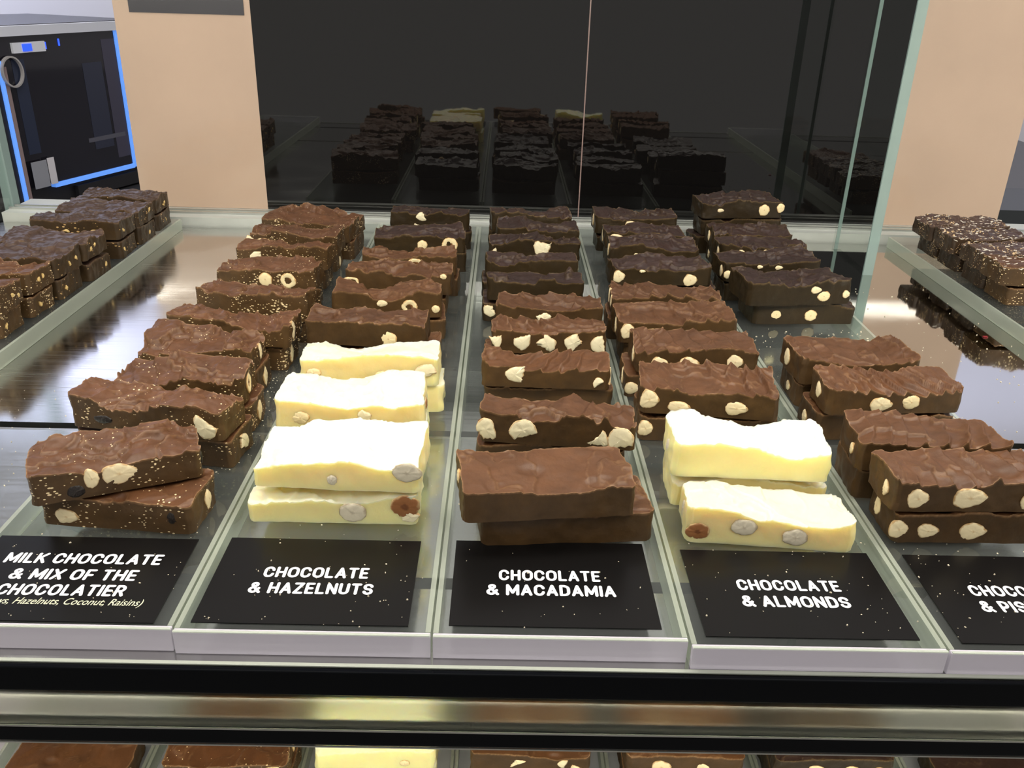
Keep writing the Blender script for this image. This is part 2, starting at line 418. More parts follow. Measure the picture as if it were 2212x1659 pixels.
SEED = [11]
def chocolate_bar(cx, yf, yaw, z, L, D, H, style, mat_, label, group, nuts=(), cell=.0010, zmax=None, flakes=0, tilt=(0, 0)):
    """cx, yf: middle of the front bottom edge; yaw in degrees"""
    SEED[0] += 1; sd = SEED[0]
    me = bar_mesh(L, D, H, style, sd, cell, zmax)
    a = R(yaw)
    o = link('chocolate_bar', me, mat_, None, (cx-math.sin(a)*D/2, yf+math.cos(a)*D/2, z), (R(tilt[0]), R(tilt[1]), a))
    tag(o, label, 'chocolate bar', group)
    for k, n in enumerate(nuts):
        add_nut(o, L, D, H, *n, sd*31+k)
    if flakes:
        rg = random.Random(sd); v, f = [], []
        nzv = np.zeros(len(me.vertices)*3); me.vertices.foreach_get('co', nzv); nzv = nzv.reshape(-1, 3)
        for _ in range(flakes):
            p = nzv[rg.randrange(len(nzv))]
            if p[2] < H*.8: continue
            l, wd, an, tl = rg.uniform(.0012, .0042), rg.uniform(.0005, .0012), rg.uniform(-.6, .6), rg.uniform(-.3, .3)
            b = len(v)
            for sx, sy, sz in ((-1,-1,0),(1,-1,0),(1,1,0),(-1,1,0),(-1,-1,1),(1,-1,1),(1,1,1),(-1,1,1)):
                x, y = sx*l/2, sy*wd/2
                v.append((p[0]+x*math.cos(an)-y*math.sin(an), p[1]+x*math.sin(an)+y*math.cos(an), p[2]+sz*.0005+x*tl))
            f += [[b+i for i in q] for q in ((3,2,1,0),(4,5,6,7),(0,1,5,4),(1,2,6,5),(2,3,7,6),(3,0,4,7))]
        fm = bpy.data.meshes.new('coconut_flakes'); fm.from_pydata(v, [], f)
        fo = link('coconut_flakes', fm, FLAKE, o); fo['label'] = 'white coconut flakes'; fo['kind'] = 'stuff'
    return o
FLAKE = plain('coconut_flake', (.80, .74, .64), .55)

# ------------------------------------------------------------------ the display case
ZD = -.013                 # steel deck level; acrylic tray tops are at z = 0
YE = .3127                 # front edge of the deck
YB = 1.126                 # plane of the sliding doors
XL, XR = -.62, .95

case = empty('display_shelf', (0, YE, ZD))
tag(case, 'brushed steel display shelf under the acrylic trays, with a black front edge', 'shelf')
def cpart(name, x0, x1, y0, y1, z0, z1, m_, bev=0):
    o = box(name, x0, x1, y0-YE, y1-YE, z0-ZD, z1-ZD, m_, case, bev); return o
cpart('steel_plate', XL, XR, YE, .3715, ZD-.010, ZD, STEEL)
cpart('steel_plate', XL, XR, .381, .5365, ZD-.010, ZD, STEEL)
cpart('steel_plate', XL, .3345, .548, 1.072, ZD-.010, ZD, STEEL)
o = cpart('steel_plate', .3350, XR, .548, 1.072, ZD-.010, ZD, POLISH); o['label'] = 'shinier steel plate at the right'
o = cpart('support_frame', XL, XR, YE+.004, 1.072, ZD-.022, ZD-.0105, BLACK); o['label'] = 'black support frame seen through the gaps'
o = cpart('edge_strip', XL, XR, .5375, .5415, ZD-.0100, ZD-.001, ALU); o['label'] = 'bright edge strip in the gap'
o = cpart('front_rail', XL, XR, YE-.003, YE-.0002, -.027, ZD+.0003, BLACK, .0006); o['label'] = 'black front rail'
o = cpart('frosted_strip', XL, XR, YE-.0025, YE-.0005, -.0482, -.0272, FROST); o['label'] = 'frosted strip under the black rail'
o = cpart('lower_rail', XL, XR, YE-.003, YE+.004, -.0590, -.0484, BLACK, .0008); o['label'] = 'lower black rail'
o = cpart('trim_line', XL, XR, YE-.0036, YE-.003, -.0490, -.0480, ALU)
o = cpart('trim_line', XL, XR, YE-.0036, YE-.003, -.0594, -.0586, ALU)
o = cpart('edge_sheen', XL, XR, YE, .3148, ZD+.0004, ZD+.0010, plain('edge_sheen_paint', (.36, .38, .33), .4)); o['label'] = 'pale strip for the steel reflection along the front edge'  # added pale strip in place of the steel edge's reflection
# back rail with its two door tracks
o = cpart('door_track', XL, XR, 1.076, 1.150, ZD-.010, -.0015, ALUP); o['label'] = 'pale door track along the back'
cpart('track_lip', XL, XR, 1.094, 1.0975, -.0015, .0012, ALU)
cpart('track_lip', XL, XR, 1.108, 1.1110, -.0015, .0012, ALU)

# sliding doors of black glass
def door(x0, x1, y, name, label):
    o = box(name, x0, x1, y, y+.006, -.0012, .288, DOOR)
    tag(o, label, 'sliding door'); return o
d1 = door(-.3034, .0985, YB, 'sliding_door', 'black glass sliding door left of the thin vertical seam')
d2 = door(.0992, .4856, YB, 'sliding_door', 'black glass sliding door right of the thin vertical seam')
SEAMM = plain('seam_edge', (.30, .20, .18), .4)
s = box('edge_strip', -.0008, .0006, -.0006, .0, 0, .289, SEAMM, d1, loc=(.0985, YB, -.001)); s['label'] = 'pinkish polished edge of the glass'
# beige panels
p1 = box('beige_panel', -.4647, -.3034, YB, YB+.012, -.0012, .288, BEIGE); tag(p1, 'beige laminate panel between the blue-lit cooler and the black doors', 'panel')
p2 = box('beige_panel', .4856, .6462, YB, YB+.012, -.0012, .288, BEIGE); tag(p2, 'beige laminate panel right of the black doors, behind the glass divider', 'panel')
o = box('label_plate', -.4458, -.3107, YB-.0012, YB-.0002, .2301, .287, DARKSIGN); tag(o, 'dark label plate high on the beige panel beside the cooler', 'sign')

# glass divider standing on the deck
g = empty('glass_divider', (.411, .995, ZD)); tag(g, 'upright clear glass divider standing on the steel deck right of the pistachio tray', 'glass panel')
box('glass_pane', -.0052, .0052, -.0510, .0510, 0, .60, GLASS, g)
o = box('front_edge', -.0055, .0055, -.0535, -.0512, 0, .60, GLASSEDGE, g); o['label'] = 'pale green front edge of the glass'
o = box('rear_edge', -.0020, .0020, .0512, .0525, 0, .60, GLASSEDGE, g); o['label'] = 'pale rear edge of the glass'
# left end glass
g = empty('end_glass', (-.628, 1.118, ZD)); tag(g, 'greenish glass end panel edge at the left end of the door track', 'glass panel')
o = box('glass_edge', -.006, .006, -.008, .008, 0, .60, GLASSEDGE, g)
o = box('glass_pane', -.004, .004, -.30, -.0085, 0, .60, GLASS, g)

# LED strip lamp over the front of the case
lamp = empty('strip_lamp', (0, .43, .345)); tag(lamp, 'warm white LED strip lamp over the front rows of the case', 'lamp')
o = box('housing', -1.17, 1.17, -.016, .016, .004, .022, HOUSING, lamp)
tv, tf = [], []
for i in range(20):
    a = 2*math.pi*i/20
    tv += [(-1.15, .013*math.cos(a), -.009+.013*math.sin(a)), (1.15, .013*math.cos(a), -.009+.013*math.sin(a))]
for i in range(20): tf.append((2*i, 2*i+1, 2*((i+1) % 20)+1, 2*((i+1) % 20)))
tf += [tuple(range(0, 40, 2)), tuple(range(39, 0, -2))]
tm = bpy.data.meshes.new('tube'); tm.from_pydata(tv, [], tf); tm.update()
o = link('tube', tm, LED, lamp); o['label'] = 'glowing tube'
lamp2 = empty('strip_lamp', (0, YE+.022, -.046)); tag(lamp2, 'LED strip lamp under the deck lighting the lower shelf', 'lamp')
o = box('housing', -.60, .92, -.006, .006, .003, .009, HOUSING, lamp2)
LED2 = plain('led_diffuser_lower', (.9, .9, .85), .5, emit=(1.0, .93, .72), estr=60)
o = box('diffuser', -.60, .92, -.005, .005, .000, .0029, LED2, lamp2); o['label'] = 'glowing diffuser'

# ------------------------------------------------------------------ acrylic trays
X0, W = -.3901, .1205
def tray(k, x0, x1, y0, y1, label, group='clear acrylic trays', back=False):
    g = empty('acrylic_tray', ((x0+x1)/2, y0, ZD)); tag(g, label, 'tray', group)
    hw = (x1-x0)/2; dp = y1-y0; h = -ZD
    box('top_panel', -hw+.0026, hw-.0026, .0031, dp, h-.004, h, ACRYL, g)
    o = box('front_lip', -hw, hw, 0, .003, .0003, h, LIP, g, .0004); o['label'] = 'milky front lip'
    o = box('side_wall', -hw, -hw+.0025, .0031, dp, .0003, h, EDGE, g); o['label'] = 'pale polished side wall'
    o = box('side_wall', hw-.0025, hw, .0031, dp, .0003, h, EDGE, g); o['label'] = 'pale polished side wall'
    o = box('top_edge', -hw+.0002, hw-.0002, -.0002, .0012, h+.0001, h+.0006, EDGE, g)
    return g
x = lambda k: X0+k*W
tray(0, x(0)-W-.003, -.3932, .3200, 1.060, 'clear acrylic tray at the far left, under the rough dark nut bars')
tray(1, x(1)+.0006, x(2)-.0006, .3215, 1.060, 'clear acrylic tray holding the milk chocolate mix sign')
tray(2, x(2)+.0006, x(3)-.0006, .3200, 1.060, 'clear acrylic tray holding the hazelnuts sign')
tray(3, x(3)+.0006, x(4)-.0006, .3198, 1.060, 'clear acrylic tray holding the macadamia sign')
tray(4, x(4)+.0006, x(5)-.0006, .3155, 1.060, 'clear acrylic tray holding the almonds sign')
tray(5, x(5)+.0006, x(6)-.0006, .3150, 1.060, 'clear acrylic tray holding the pistachio sign, cut off by the right frame edge')
tray(6, .4790, .4790+W, .3200, 1.060, 'clear acrylic tray at the far right, under the coconut-topped bars')

# ------------------------------------------------------------------ sign cards
def arcp(cx, cy, rx, ry, a0, a1, n=10):
    return [(cx+rx*math.cos(R(a0+(a1-a0)*i/n)), cy+ry*math.sin(R(a0+(a1-a0)*i/n))) for i in range(n+1)]
def glyphs():
    """heavy grotesque capitals as centre lines; stroke width STK, cap height 1"""
    t, b, m_, w_ = .907, .093, .5, .43
    G = {}
    G['C'] = (.45, [arcp(.225, .64, .225, .262, 8, 180)+arcp(.225, .36, .225, .262, 180, 352)])
    G['O'] = (.48, [arcp(.24, .64, .24, .262, 0, 180)+arcp(.24, .36, .24, .262, 180, 360)+[(.48, .64)]])
    G['H'] = (w_, [[(0, b), (0, t)], [(w_, b), (w_, t)], [(0, m_), (w_, m_)]])
    G['L'] = (.34, [[(0, t), (0, b), (.34, b)]])
    G['A'] = (.48, [[(0, b), (.24, t), (.48, b)], [(.10, .33), (.38, .33)]])
    G['T'] = (.42, [[(0, t), (.42, t)], [(.21, t), (.21, b)]])
    G['E'] = (.34, [[(.34, t), (0, t), (0, b), (.34, b)], [(0, m_), (.30, m_)]])
    G['F'] = (.34, [[(.34, t), (0, t), (0, b)], [(0, .47), (.29, .47)]])
    G['I'] = (0, [[(0, b), (0, t)]])
    G['M'] = (.58, [[(0, b), (0, t), (.29, .25), (.58, t), (.58, b)]])
    G['N'] = (.44, [[(0, b), (0, t), (.44, b), (.44, t)]])
    G['Z'] = (.40, [[(0, t), (.40, t), (0, b), (.40, b)]])
    G['U'] = (.43, [[(0, t)]+arcp(.215, .34, .215, .235, 180, 360)+[(.43, t)]])
    G['D'] = (.43, [[(0, b), (0, t), (.18, t)]+arcp(.18, .64, .25, .255, 90, 0, 6)+arcp(.18, .36, .25, .255, 0, -90, 6)+[(0, b)]])
    G['P'] = (.39, [[(0, b), (0, t), (.20, t)]+arcp(.20, .66, .19, .235, 90, -90, 8)+[(0, .425)]])
    G['R'] = (.41, [[(0, b), (0, t), (.20, t)]+arcp(.20, .68, .19, .215, 90, -90, 8)+[(0, .465)], [(.22, .465), (.41, b)]])
    G['K'] = (.44, [[(0, b), (0, t)], [(.43, t), (.03, .42)], [(.15, .55), (.44, b)]])
    G['X'] = (.46, [[(0, b), (.46, t)], [(0, t), (.46, b)]])
    G['S'] = (.41, [arcp(.205, .695, .20, .20, 10, 240, 10)+[(.22, .49)]+arcp(.205, .305, .205, .20, 60, -170, 10)])
    G['&'] = (.56, [[(.56, b), (.13, .66)]+arcp(.235, .755, .14, .14, 215, -40, 10)+[(.10, .47)]+arcp(.205, .30, .20, .195, 130, 300, 8)+[(.50, .44)]])
    return G
GL = glyphs(); STK = .185
def stroke_text(s, cx, cy, wd, cap):
    vs, fs, pen = [], [], 0.0
    h = STK/2
    for ch in s:
        if ch == ' ': pen += .30; continue
        gw, lines = GL[ch]; pen += h
        for ln in lines:
            for (x0, y0), (x1, y1) in zip(ln, ln[1:]):
                d = math.hypot(x1-x0, y1-y0)
                if d < 1e-6: continue
                nx_, ny_ = -(y1-y0)/d*h, (x1-x0)/d*h
                b = len(vs)
                vs += [(pen+x0+nx_, y0+ny_), (pen+x0-nx_, y0-ny_), (pen+x1-nx_, y1-ny_), (pen+x1+nx_, y1+ny_)]
                fs.append([b, b+1, b+2, b+3])
            for k, (x0, y0) in enumerate(ln):     # nearly square stroke ends, round inner joints
                b = len(vs); e = k in (0, len(ln)-1)
                for i in range(12):
                    a = 2*math.pi*i/12
                    rr_ = h if not e else h*.98
                    vs.append((pen+x0+rr_*math.cos(a), y0+rr_*math.sin(a)))
                fs.append([b+i for i in range(12)])
        pen += gw+h+.085
    x0 = min(p[0] for p in vs); x1 = max(p[0] for p in vs); sx = wd/(x1-x0)
    zz = [0]*len(vs)
    for k, q in enumerate(fs):
        for i in q: zz[i] = k*1e-6
    return [((p[0]-(x0+x1)/2)*sx+cx, (p[1]-.5)*cap+cy, z) for p, z in zip(vs, zz)], fs
def text_mesh(lines):
    """lines: (string, cx, cy, width, cap height, bold offset, shear)"""
    vs, fs = [], []
    for s, cx, cy, wd, cap, bold, shear in lines:
        b = len(vs)
        if not shear:
            v, f = stroke_text(s, cx, cy, wd, cap)
            vs += [(p[0], p[1], p[2]) for p in v]; fs += [[b+i for i in q] for q in f]
            continue
        cu = bpy.data.curves.new('t', 'FONT'); cu.body = s; cu.size = 1; cu.offset = bold; cu.shear = shear
        cu.resolution_u = 3
        ob = bpy.data.objects.new('t', cu); C.objects.link(ob)
        dg = bpy.context.evaluated_depsgraph_get()
        me = bpy.data.meshes.new_from_object(ob.evaluated_get(dg))
        v = np.zeros(len(me.vertices)*3); me.vertices.foreach_get('co', v); v = v.reshape(-1, 3)
        x0, x1 = v[:, 0].min(), v[:, 0].max()
        sx = wd/(x1-x0); sy = cap/.727
        for p in v: vs.append(((p[0]-(x0+x1)/2)*sx+cx, p[1]*sy-cap/2+cy, 0))
        for p in me.polygons: fs.append([b+i for i in p.vertices])
        C.objects.unlink(ob); bpy.data.objects.remove(ob); bpy.data.curves.remove(cu); bpy.data.meshes.remove(me)
    m2 = bpy.data.meshes.new('lettering'); m2.from_pydata(vs, [], fs); m2.update()
    return m2
def sign(x0, x1, y0, y1, lines, label, extra=None):
    cx, cy = (x0+x1)/2, (y0+y1)/2
    o = box('sign_card', -(x1-x0)/2, (x1-x0)/2, -(y1-y0)/2, (y1-y0)/2, 0, .0005, CARD, None, loc=(cx, cy, .0001))
    tag(o, label, 'sign', 'black name cards')
    sh = lambda l: [(s, a-cx, b-cy, c, d, e, f) for s, a, b, c, d, e, f in l]
    t = link('lettering', text_mesh(sh(lines)), INK, o, (0, 0, .0006)); t['label'] = 'white lettering'
    if extra:
        t = link('lettering', text_mesh(sh(extra)), INK2, o, (0, 0, .0006)); t['label'] = 'small cream lettering'
    return o
B = .020; CAP = .0088
sign(-.2640, -.1590, .3255, .3928,
     [('MILK CHOCOLATE', -.2117, .3735, .0800, CAP, B, 0), ('& MIX OF THE', -.2112, .3603, .0632, CAP, B, 0), ('CHOCOLATIER', -.2117, .3480, .0622, CAP, B, 0)],
     'black card reading MILK CHOCOLATE & MIX OF THE CHOCOLATIER',
     [('(Cashews, Hazelnuts, Coconut, Raisins)', -.2115, .3398, .0850, .0050, .006, .28)])
sign(-.1420, -.0400, .3266, .3950,
     [('CHOCOLATE', -.0907, .3656, .0532, CAP, B, 0), ('& HAZELNUTS', -.0909, .3529, .0616, CAP, B, 0)],
     'black card reading CHOCOLATE & HAZELNUTS')
sign(-.0210, .0800, .3277, .3965,
     [('CHOCOLATE', .0283, .3667, .0519, CAP, B, 0), ('& MACADAMIA', .0286, .3548, .0648, CAP, B, 0)],
     'black card reading CHOCOLATE & MACADAMIA')
sign(.1000, .2015, .3234, .3920,
     [('CHOCOLATE', .1502, .3624, .0526, CAP, B, 0), ('& ALMONDS', .1503, .3496, .0541, CAP, B, 0)],
     'black card reading CHOCOLATE & ALMONDS')
sign(.2208, .3218, .3218, .3914,
     [('CHOCOLATE', .2431+.0261, .3612, .0522, CAP, B, 0), ('& PISTACHIOS', .2426+.0315, .3488, .0630, CAP, B, 0)],
     'black card reading CHOCOLATE & PISTACHIOS, cut off at the right edge')

# ------------------------------------------------------------------ the bars on the deck
PZ = .0205
ORD = ['first', 'second', 'third', 'fourth', 'fifth', 'sixth', 'seventh', 'eighth', 'ninth', 'tenth']
BR = random.Random(5)
def stack(col, row, total, cx, yf, yaw, L, D, kind, style, m_, n=2, nuts=(), low=None, lownuts=(), flav='', sign_='', grp='', cell=.0010, yawlow=None, lowmat=None, first=None, topo=None, desc=''):
    """one pile of bars; the top bar carries the listed nuts"""
    pos = f'{ORD[row]} pile behind the {sign_}'
    for j in range(n):
        z = j*PZ+.0002
        if j == n-1:
            lab = topo or f'{kind} {flav} bar{desc}, topmost in the {pos}'
            chocolate_bar(cx, yf, yaw, z, L, D, .0178, style, m_, lab, grp, nuts, cell)
        else:
            lw = low or (BR.uniform(-.004, .004), BR.uniform(.0005, .0035), BR.uniform(-2.5, 2.5))
            word = 'bottom' if j == 0 else 'middle'
            chocolate_bar(cx+lw[0], yf+lw[1], yaw*.5+lw[2] if yawlow is None else yawlow, z, L*BR.uniform(.97, 1.02), max(D*.94, .036) if n < 3 or j == 0 else D*.94, .0178,
                          'flat' if style != 'white' else 'white', lowmat or m_,
                          f'{kind} {flav} bar, {word} of the {pos}', grp, lownuts if j == 0 else (), cell*1.25, zmax=PZ-.0003)

# --- nut layouts (face, u, z, rx, rz, key)
mixG, hazG, macG, almG, pisG = ('milk chocolate mix bars', 'hazelnut bars', 'macadamia bars', 'almond bars', 'pistachio tray bars')
MK = dict(kind='milk chocolate', style='mix', m_=MILKMIX, flav='mix', sign_='MIX card', grp=mixG)
mix = [
 (-.203, .4072, 24.1, .0860, 0.036, (('F', .02, .62, .0092, .0066, 'a'), ('F', -.30, .62, .0040, .0060, 'a'), ('F', -.5, .28, .0042, .0038, 'r'), ('R', -.4, .4, .004, .004, 'r')), (-.0035, -.006, 0), -5.0, (('F', .75, .55, .003, .004, 'r'), ('F', -.62, .35, .0068, .0050, 'a'), ('R', .25, .5, .0038, .0062, 'a'))),
 (-.214, .4724, -9.8, .0995, 0.034, (('F', .80, .50, .0075, .0080, 'm'), ('F', -.55, .4, .006, .0028, 'r')), None, -8, (('R', .1, .5, .006, .006, 'm'),)),
 (-.208, .5138, 1.5, .0850, 0.035, (('R', -.2, .55, .0048, .0072, 'o'), ('F', .4, .4, .003, .003, 'a')), None, None, (('R', 0, .5, .0048, .008, 'a'),)),
 (-.213, .5626, -.8, .0800, 0.040, (('F', -.28, .48, .0062, .0060, 'h'), ('R', .1, .5, .004, .0066, 'a')), None, None, (('R', .2, .5, .004, .008, 'a'),)),
 (-.205, .6155, -4.1, .0922, 0.039, (('R', -.3, .55, .0045, .0075, 'a'),), None, None, (('R', -.2, .5, .0045, .0075, 'a'),)),
 (-.2035, .6734, -9, .0950, 0.037, (), None, None, ()),
 (-.211, .7499, -4.9, .0900, 0.034, (('F', .02, .45, .0062, .0066, 'h'), ('F', .48, .45, .0068, .0072, 'o')), None, None, ()),
 (-.2105, .8108, -7, .0900, 0.030, (('F', -.55, .50, .0064, .0058, 'm'),), None, None, ()),
 (-.211, .8611, -6.7, .0910, 0.034, (('F', -.62, .55, .0080, .0040, 'a'), ('F', -.95, .6, .005, .005, 'm')), None, None, (('R', 0, .4, .004, .006, 'a'),)),
 (-.209, .9090, -9, .0960, 0.060, (), None, None, ()),
]
for i, (cx, yf, yw, L, D, nu, low, ylw, lnu) in enumerate(mix):
    stack('M', i, 10, cx, yf, yw, L, D, nuts=nu, low=low, yawlow=ylw, lownuts=lnu, cell=.00075 if i < 4 else .0010, **MK)

WH = dict(kind='white chocolate', style='white', m_=WHITE, flav='hazelnut', sign_='HAZELNUTS card', grp=hazG)
HM = dict(kind='milk chocolate', style='mix', m_=MILK, flav='hazelnut', sign_='HAZELNUTS card', grp=hazG)
HD = dict(kind='dark chocolate', style='dark', m_=DARK, flav='hazelnut', sign_='HAZELNUTS card', grp=hazG)
haz = [
 (-.0885, .4132, -2.8, .0925, 0.046, WH, (('F', .86, .72, .0080, .0058, 'g'), ('F', -.03, .35, .0030, .0032, 'g')), (-.002, -.002, 1.5), (('F', .24, .42, .0078, .0062, 'g'), ('F', .86, .66, .0080, .0075, 'b'), ('F', .92, .30, .0055, .004, 'm'))),
 (-.0915, .4832, 2.0, .0915, 0.042, WH, (('F', -.66, .48, .0055, .0044, 'h'), ('F', .20, .55, .0045, .0045, 'm'), ('R', 0, .5, .003, .004, 'b')), None, (('R', .2, .4, .004, .005, 'm'),)),
 (-.0885, .5485, 2.5, .0945, 0.040, WH, (('F', -.80, .55, .0050, .0035, 'h'), ('F', .18, .4, .0055, .0045, 'h'), ('F', .80, .55, .0085, .0070, 'm')), (.003, .001, 1), (('R', .2, .5, .005, .006, 'm'),)),
 (-.1025, .6189, -4, .0918, 0.032, HM, (('F', .40, .40, .0064, .0062, 'h'),), (.0110, .002, 2), ()),
 (-.0935, .6830, 3, .0890, 0.042, HM, (('F', -.08, .68, .0046, .0030, 'a'), ('F', .42, .50, .0066, .0062, 'o'), ('F', .90, .42, .0035, .0034, 'h')), (.004, .002, 2), ()),
 (-.091, .7434, -1.2, .0933, 0.038, HM, (('F', -.90, .55, .0075, .0045, 'o'), ('F', .86, .95, .003, .0025, 'h')), None, ()),
 (-.087, .7969, 1.0, .0884, 0.036, HM, (('F', .14, .62, .0076, .0056, 'o'),), None, ()),
 (-.083, .8716, 6, .0927, 0.046, HD, (('F', .64, .42, .0084, .0080, 'o'), ('F', .04, .45, .0050, .0052, 'h')), None, ()),
 (-.0805, .9612, 2, .0874, 0.042, HD, (('F', -.28, .25, .0055, .003, 'm'), ('F', -.22, .85, .006, .005, 'm')), (.003, -.003, 0), (('R', -.4, .6, .004, .006, 'm'),)),
]
for i, (cx, yf, yw, L, D, kw, nu, low, lnu) in enumerate(haz):
    stack('H', i, 9, cx, yf, yw, L, D, nuts=nu, low=low, lownuts=lnu, cell=.00075 if i < 4 else .0010, **kw)

AM = dict(kind='milk chocolate', style='milk', m_=MILK, flav='macadamia', sign_='MACADAMIA card', grp=macG)
AD = dict(kind='dark chocolate', style='dark', m_=DARK, flav='macadamia', sign_='MACADAMIA card', grp=macG)
mac = [
 (.0285, .3885, 7.0, .0920, 0.043, dict(AM, style='flat'), (('L', .2, .75, .004, .004, 'h'),), (.0105, .0075, 0), (), 5.0),
 (.0360, .4682, -5.4, .0940, 0.032, AM, (('F', -.92, .50, .0062, .0074, 'm'), ('F', -.44, .55, .0088, .0072, 'm'), ('F', .52, .42, .0068, .0056, 'm'), ('F', .82, .46, .0080, .0078, 'm')), (-.003, .003, 0), (), -1),
 (.0325, .5514, -1.5, .0890, 0.029, AM, (('F', -.48, .55, .0070, .0062, 'm'), ('F', .82, .30, .0038, .0040, 'm'), ('R', -.6, .5, .004, .006, 'm')), None, (), None),
 (.0375, .6130, 2, .0860, 0.027, AM, (('F', -.95, .50, .0050, .0060, 'm'), ('F', -.48, .50, .0064, .0066, 'm'), ('F', -.05, .48, .0078, .0070, 'm'), ('F', .42, .50, .0070, .0076, 'm'), ('F', .86, .45, .0058, .0072, 'm')), (-.006, .001, 0), (), None),
 (.0385, .6596, -4, .0850, 0.042, AM, (('F', -.08, .62, .0064, .0050, 'm'),), None, (), None),
 (.0305, .7326, .9, .0850, 0.036, AD, (), (-.003, .001, 0), (('F', -.86, .55, .0055, .0056, 'm'),), None),
 (.0295, .7889, 3, .0860, 0.030, AD, (('R', -.4, .6, .003, .004, 'm'),), None, (), None),
 (.0335, .8537, 2, .0914, 0.031, AD, (('F', .16, .62, .0094, .0095, 'm'), ('F', -.96, .3, .006, .008, 'm')), None, (), None),
 (.0380, .9038, 1, .0870, 0.044, AD, (('R', -.4, .5, .004, .006, 'm'),), None, (), None),
 (.0335, .9669, 6, .0900, 0.036, AD, (), None, (), None),
]
for i, (cx, yf, yw, L, D, kw, nu, low, lnu, yl) in enumerate(mac):
    stack('A', i, 10, cx, yf, yw, L, D, nuts=nu, low=low, lownuts=lnu, yawlow=yl, cell=.00075 if i < 5 else .0010, **kw)

LW = dict(kind='white chocolate', style='white', m_=WHITE, flav='almond', sign_='ALMONDS card', grp=almG)
LM = dict(kind='milk chocolate', style='almond', m_=MILK, flav='almond', sign_='ALMONDS card', grp=almG)
LD = dict(kind='dark chocolate', style='dark', m_=DARK, flav='almond', sign_='ALMONDS card', grp=almG)
alm = [
 (.1490, .3965, -5, .0900, 0.034, LW, 1, (('F', -.86, .40, .0066, .0052, 'b'), ('F', -.32, .66, .0072, .0052, 'g'), ('F', .30, .42, .0068, .0052, 'g'), ('L', 0, .6, .003, .005, 'g')), None, ()),
 (.1455, .4340, -2.3, .0904, 0.040, LW, 2, (('L', -.1, .5, .006, .005, 'g'),), (.002, .002, 0), ()),
 (.1375, .5125, -6.0, .0899, 0.043, LM, 2, (('F', -.86, .55, .0062, .0072, 'a'), ('F', -.42, .32, .0074, .0046, 'a'), ('F', .40, .42, .0076, .0052, 'a')), (.002, .002, 0), (('F', -.9, .5, .005, .006, 'a'),)),
 (.1440, .5816, .7, .0898, 0.040, LM, 2, (('F', -.62, .40, .0066, .0058, 'a'), ('F', -.14, .44, .0072, .0056, 'a'), ('F', .60, .55, .0058, .0062, 'a'), ('L', -.3, .5, .0035, .007, 'a')), (-.006, .002, 0), (('F', -.9, .4, .0055, .005, 'a'), ('L', 0, .5, .003, .007, 'a'))),
 (.1405, .6409, 3.0, .0934, 0.043, LM, 2, (('F', -.86, .55, .0058, .0064, 'a'), ('F', -.42, .42, .0078, .0046, 'a'), ('L', -.2, .5, .003, .007, 'a')), None, ()),
 (.1400, .6948, -.9, .0919, 0.045, LM, 2, (('L', .1, .6, .003, .007, 'a'), ('L', -.6, .6, .003, .006, 'a')), None, ()),
 (.1505, .7850, 2, .0940, 0.032, LD, 2, (('F', .58, .30, .0066, .0060, 'a'), ('F', -.86, .45, .0056, .0060, 'a'), ('F', -.4, .75, .003, .0015, 'a')), None, ()),
 (.1525, .8461, -2, .0880, 0.044, LD, 2, (('F', -.4, .60, .003, .002, 'a'), ('L', 0, .5, .003, .007, 'a')), None, ()),
 (.1525, .9080, 2, .0860, 0.036, LD, 2, (('F', -.72, .65, .0075, .0038, 'a'), ('F', .55, .6, .004, .003, 'a'), ('L', 0, .5, .003, .007, 'a')), None, ()),
 (.1505, .9664, 2, .0920, 0.040, LD, 2, (('F', -.12, .60, .0068, .0045, 'a'), ('L', 0, .6, .003, .007, 'a')), None, ()),
]
for i, (cx, yf, yw, L, D, kw, n, nu, low, lnu) in enumerate(alm):
    stack('L', i, 10, cx, yf, yw, L, D, n=n, nuts=nu, low=low, lownuts=lnu, cell=.00075 if i < 4 else .0010, **kw)

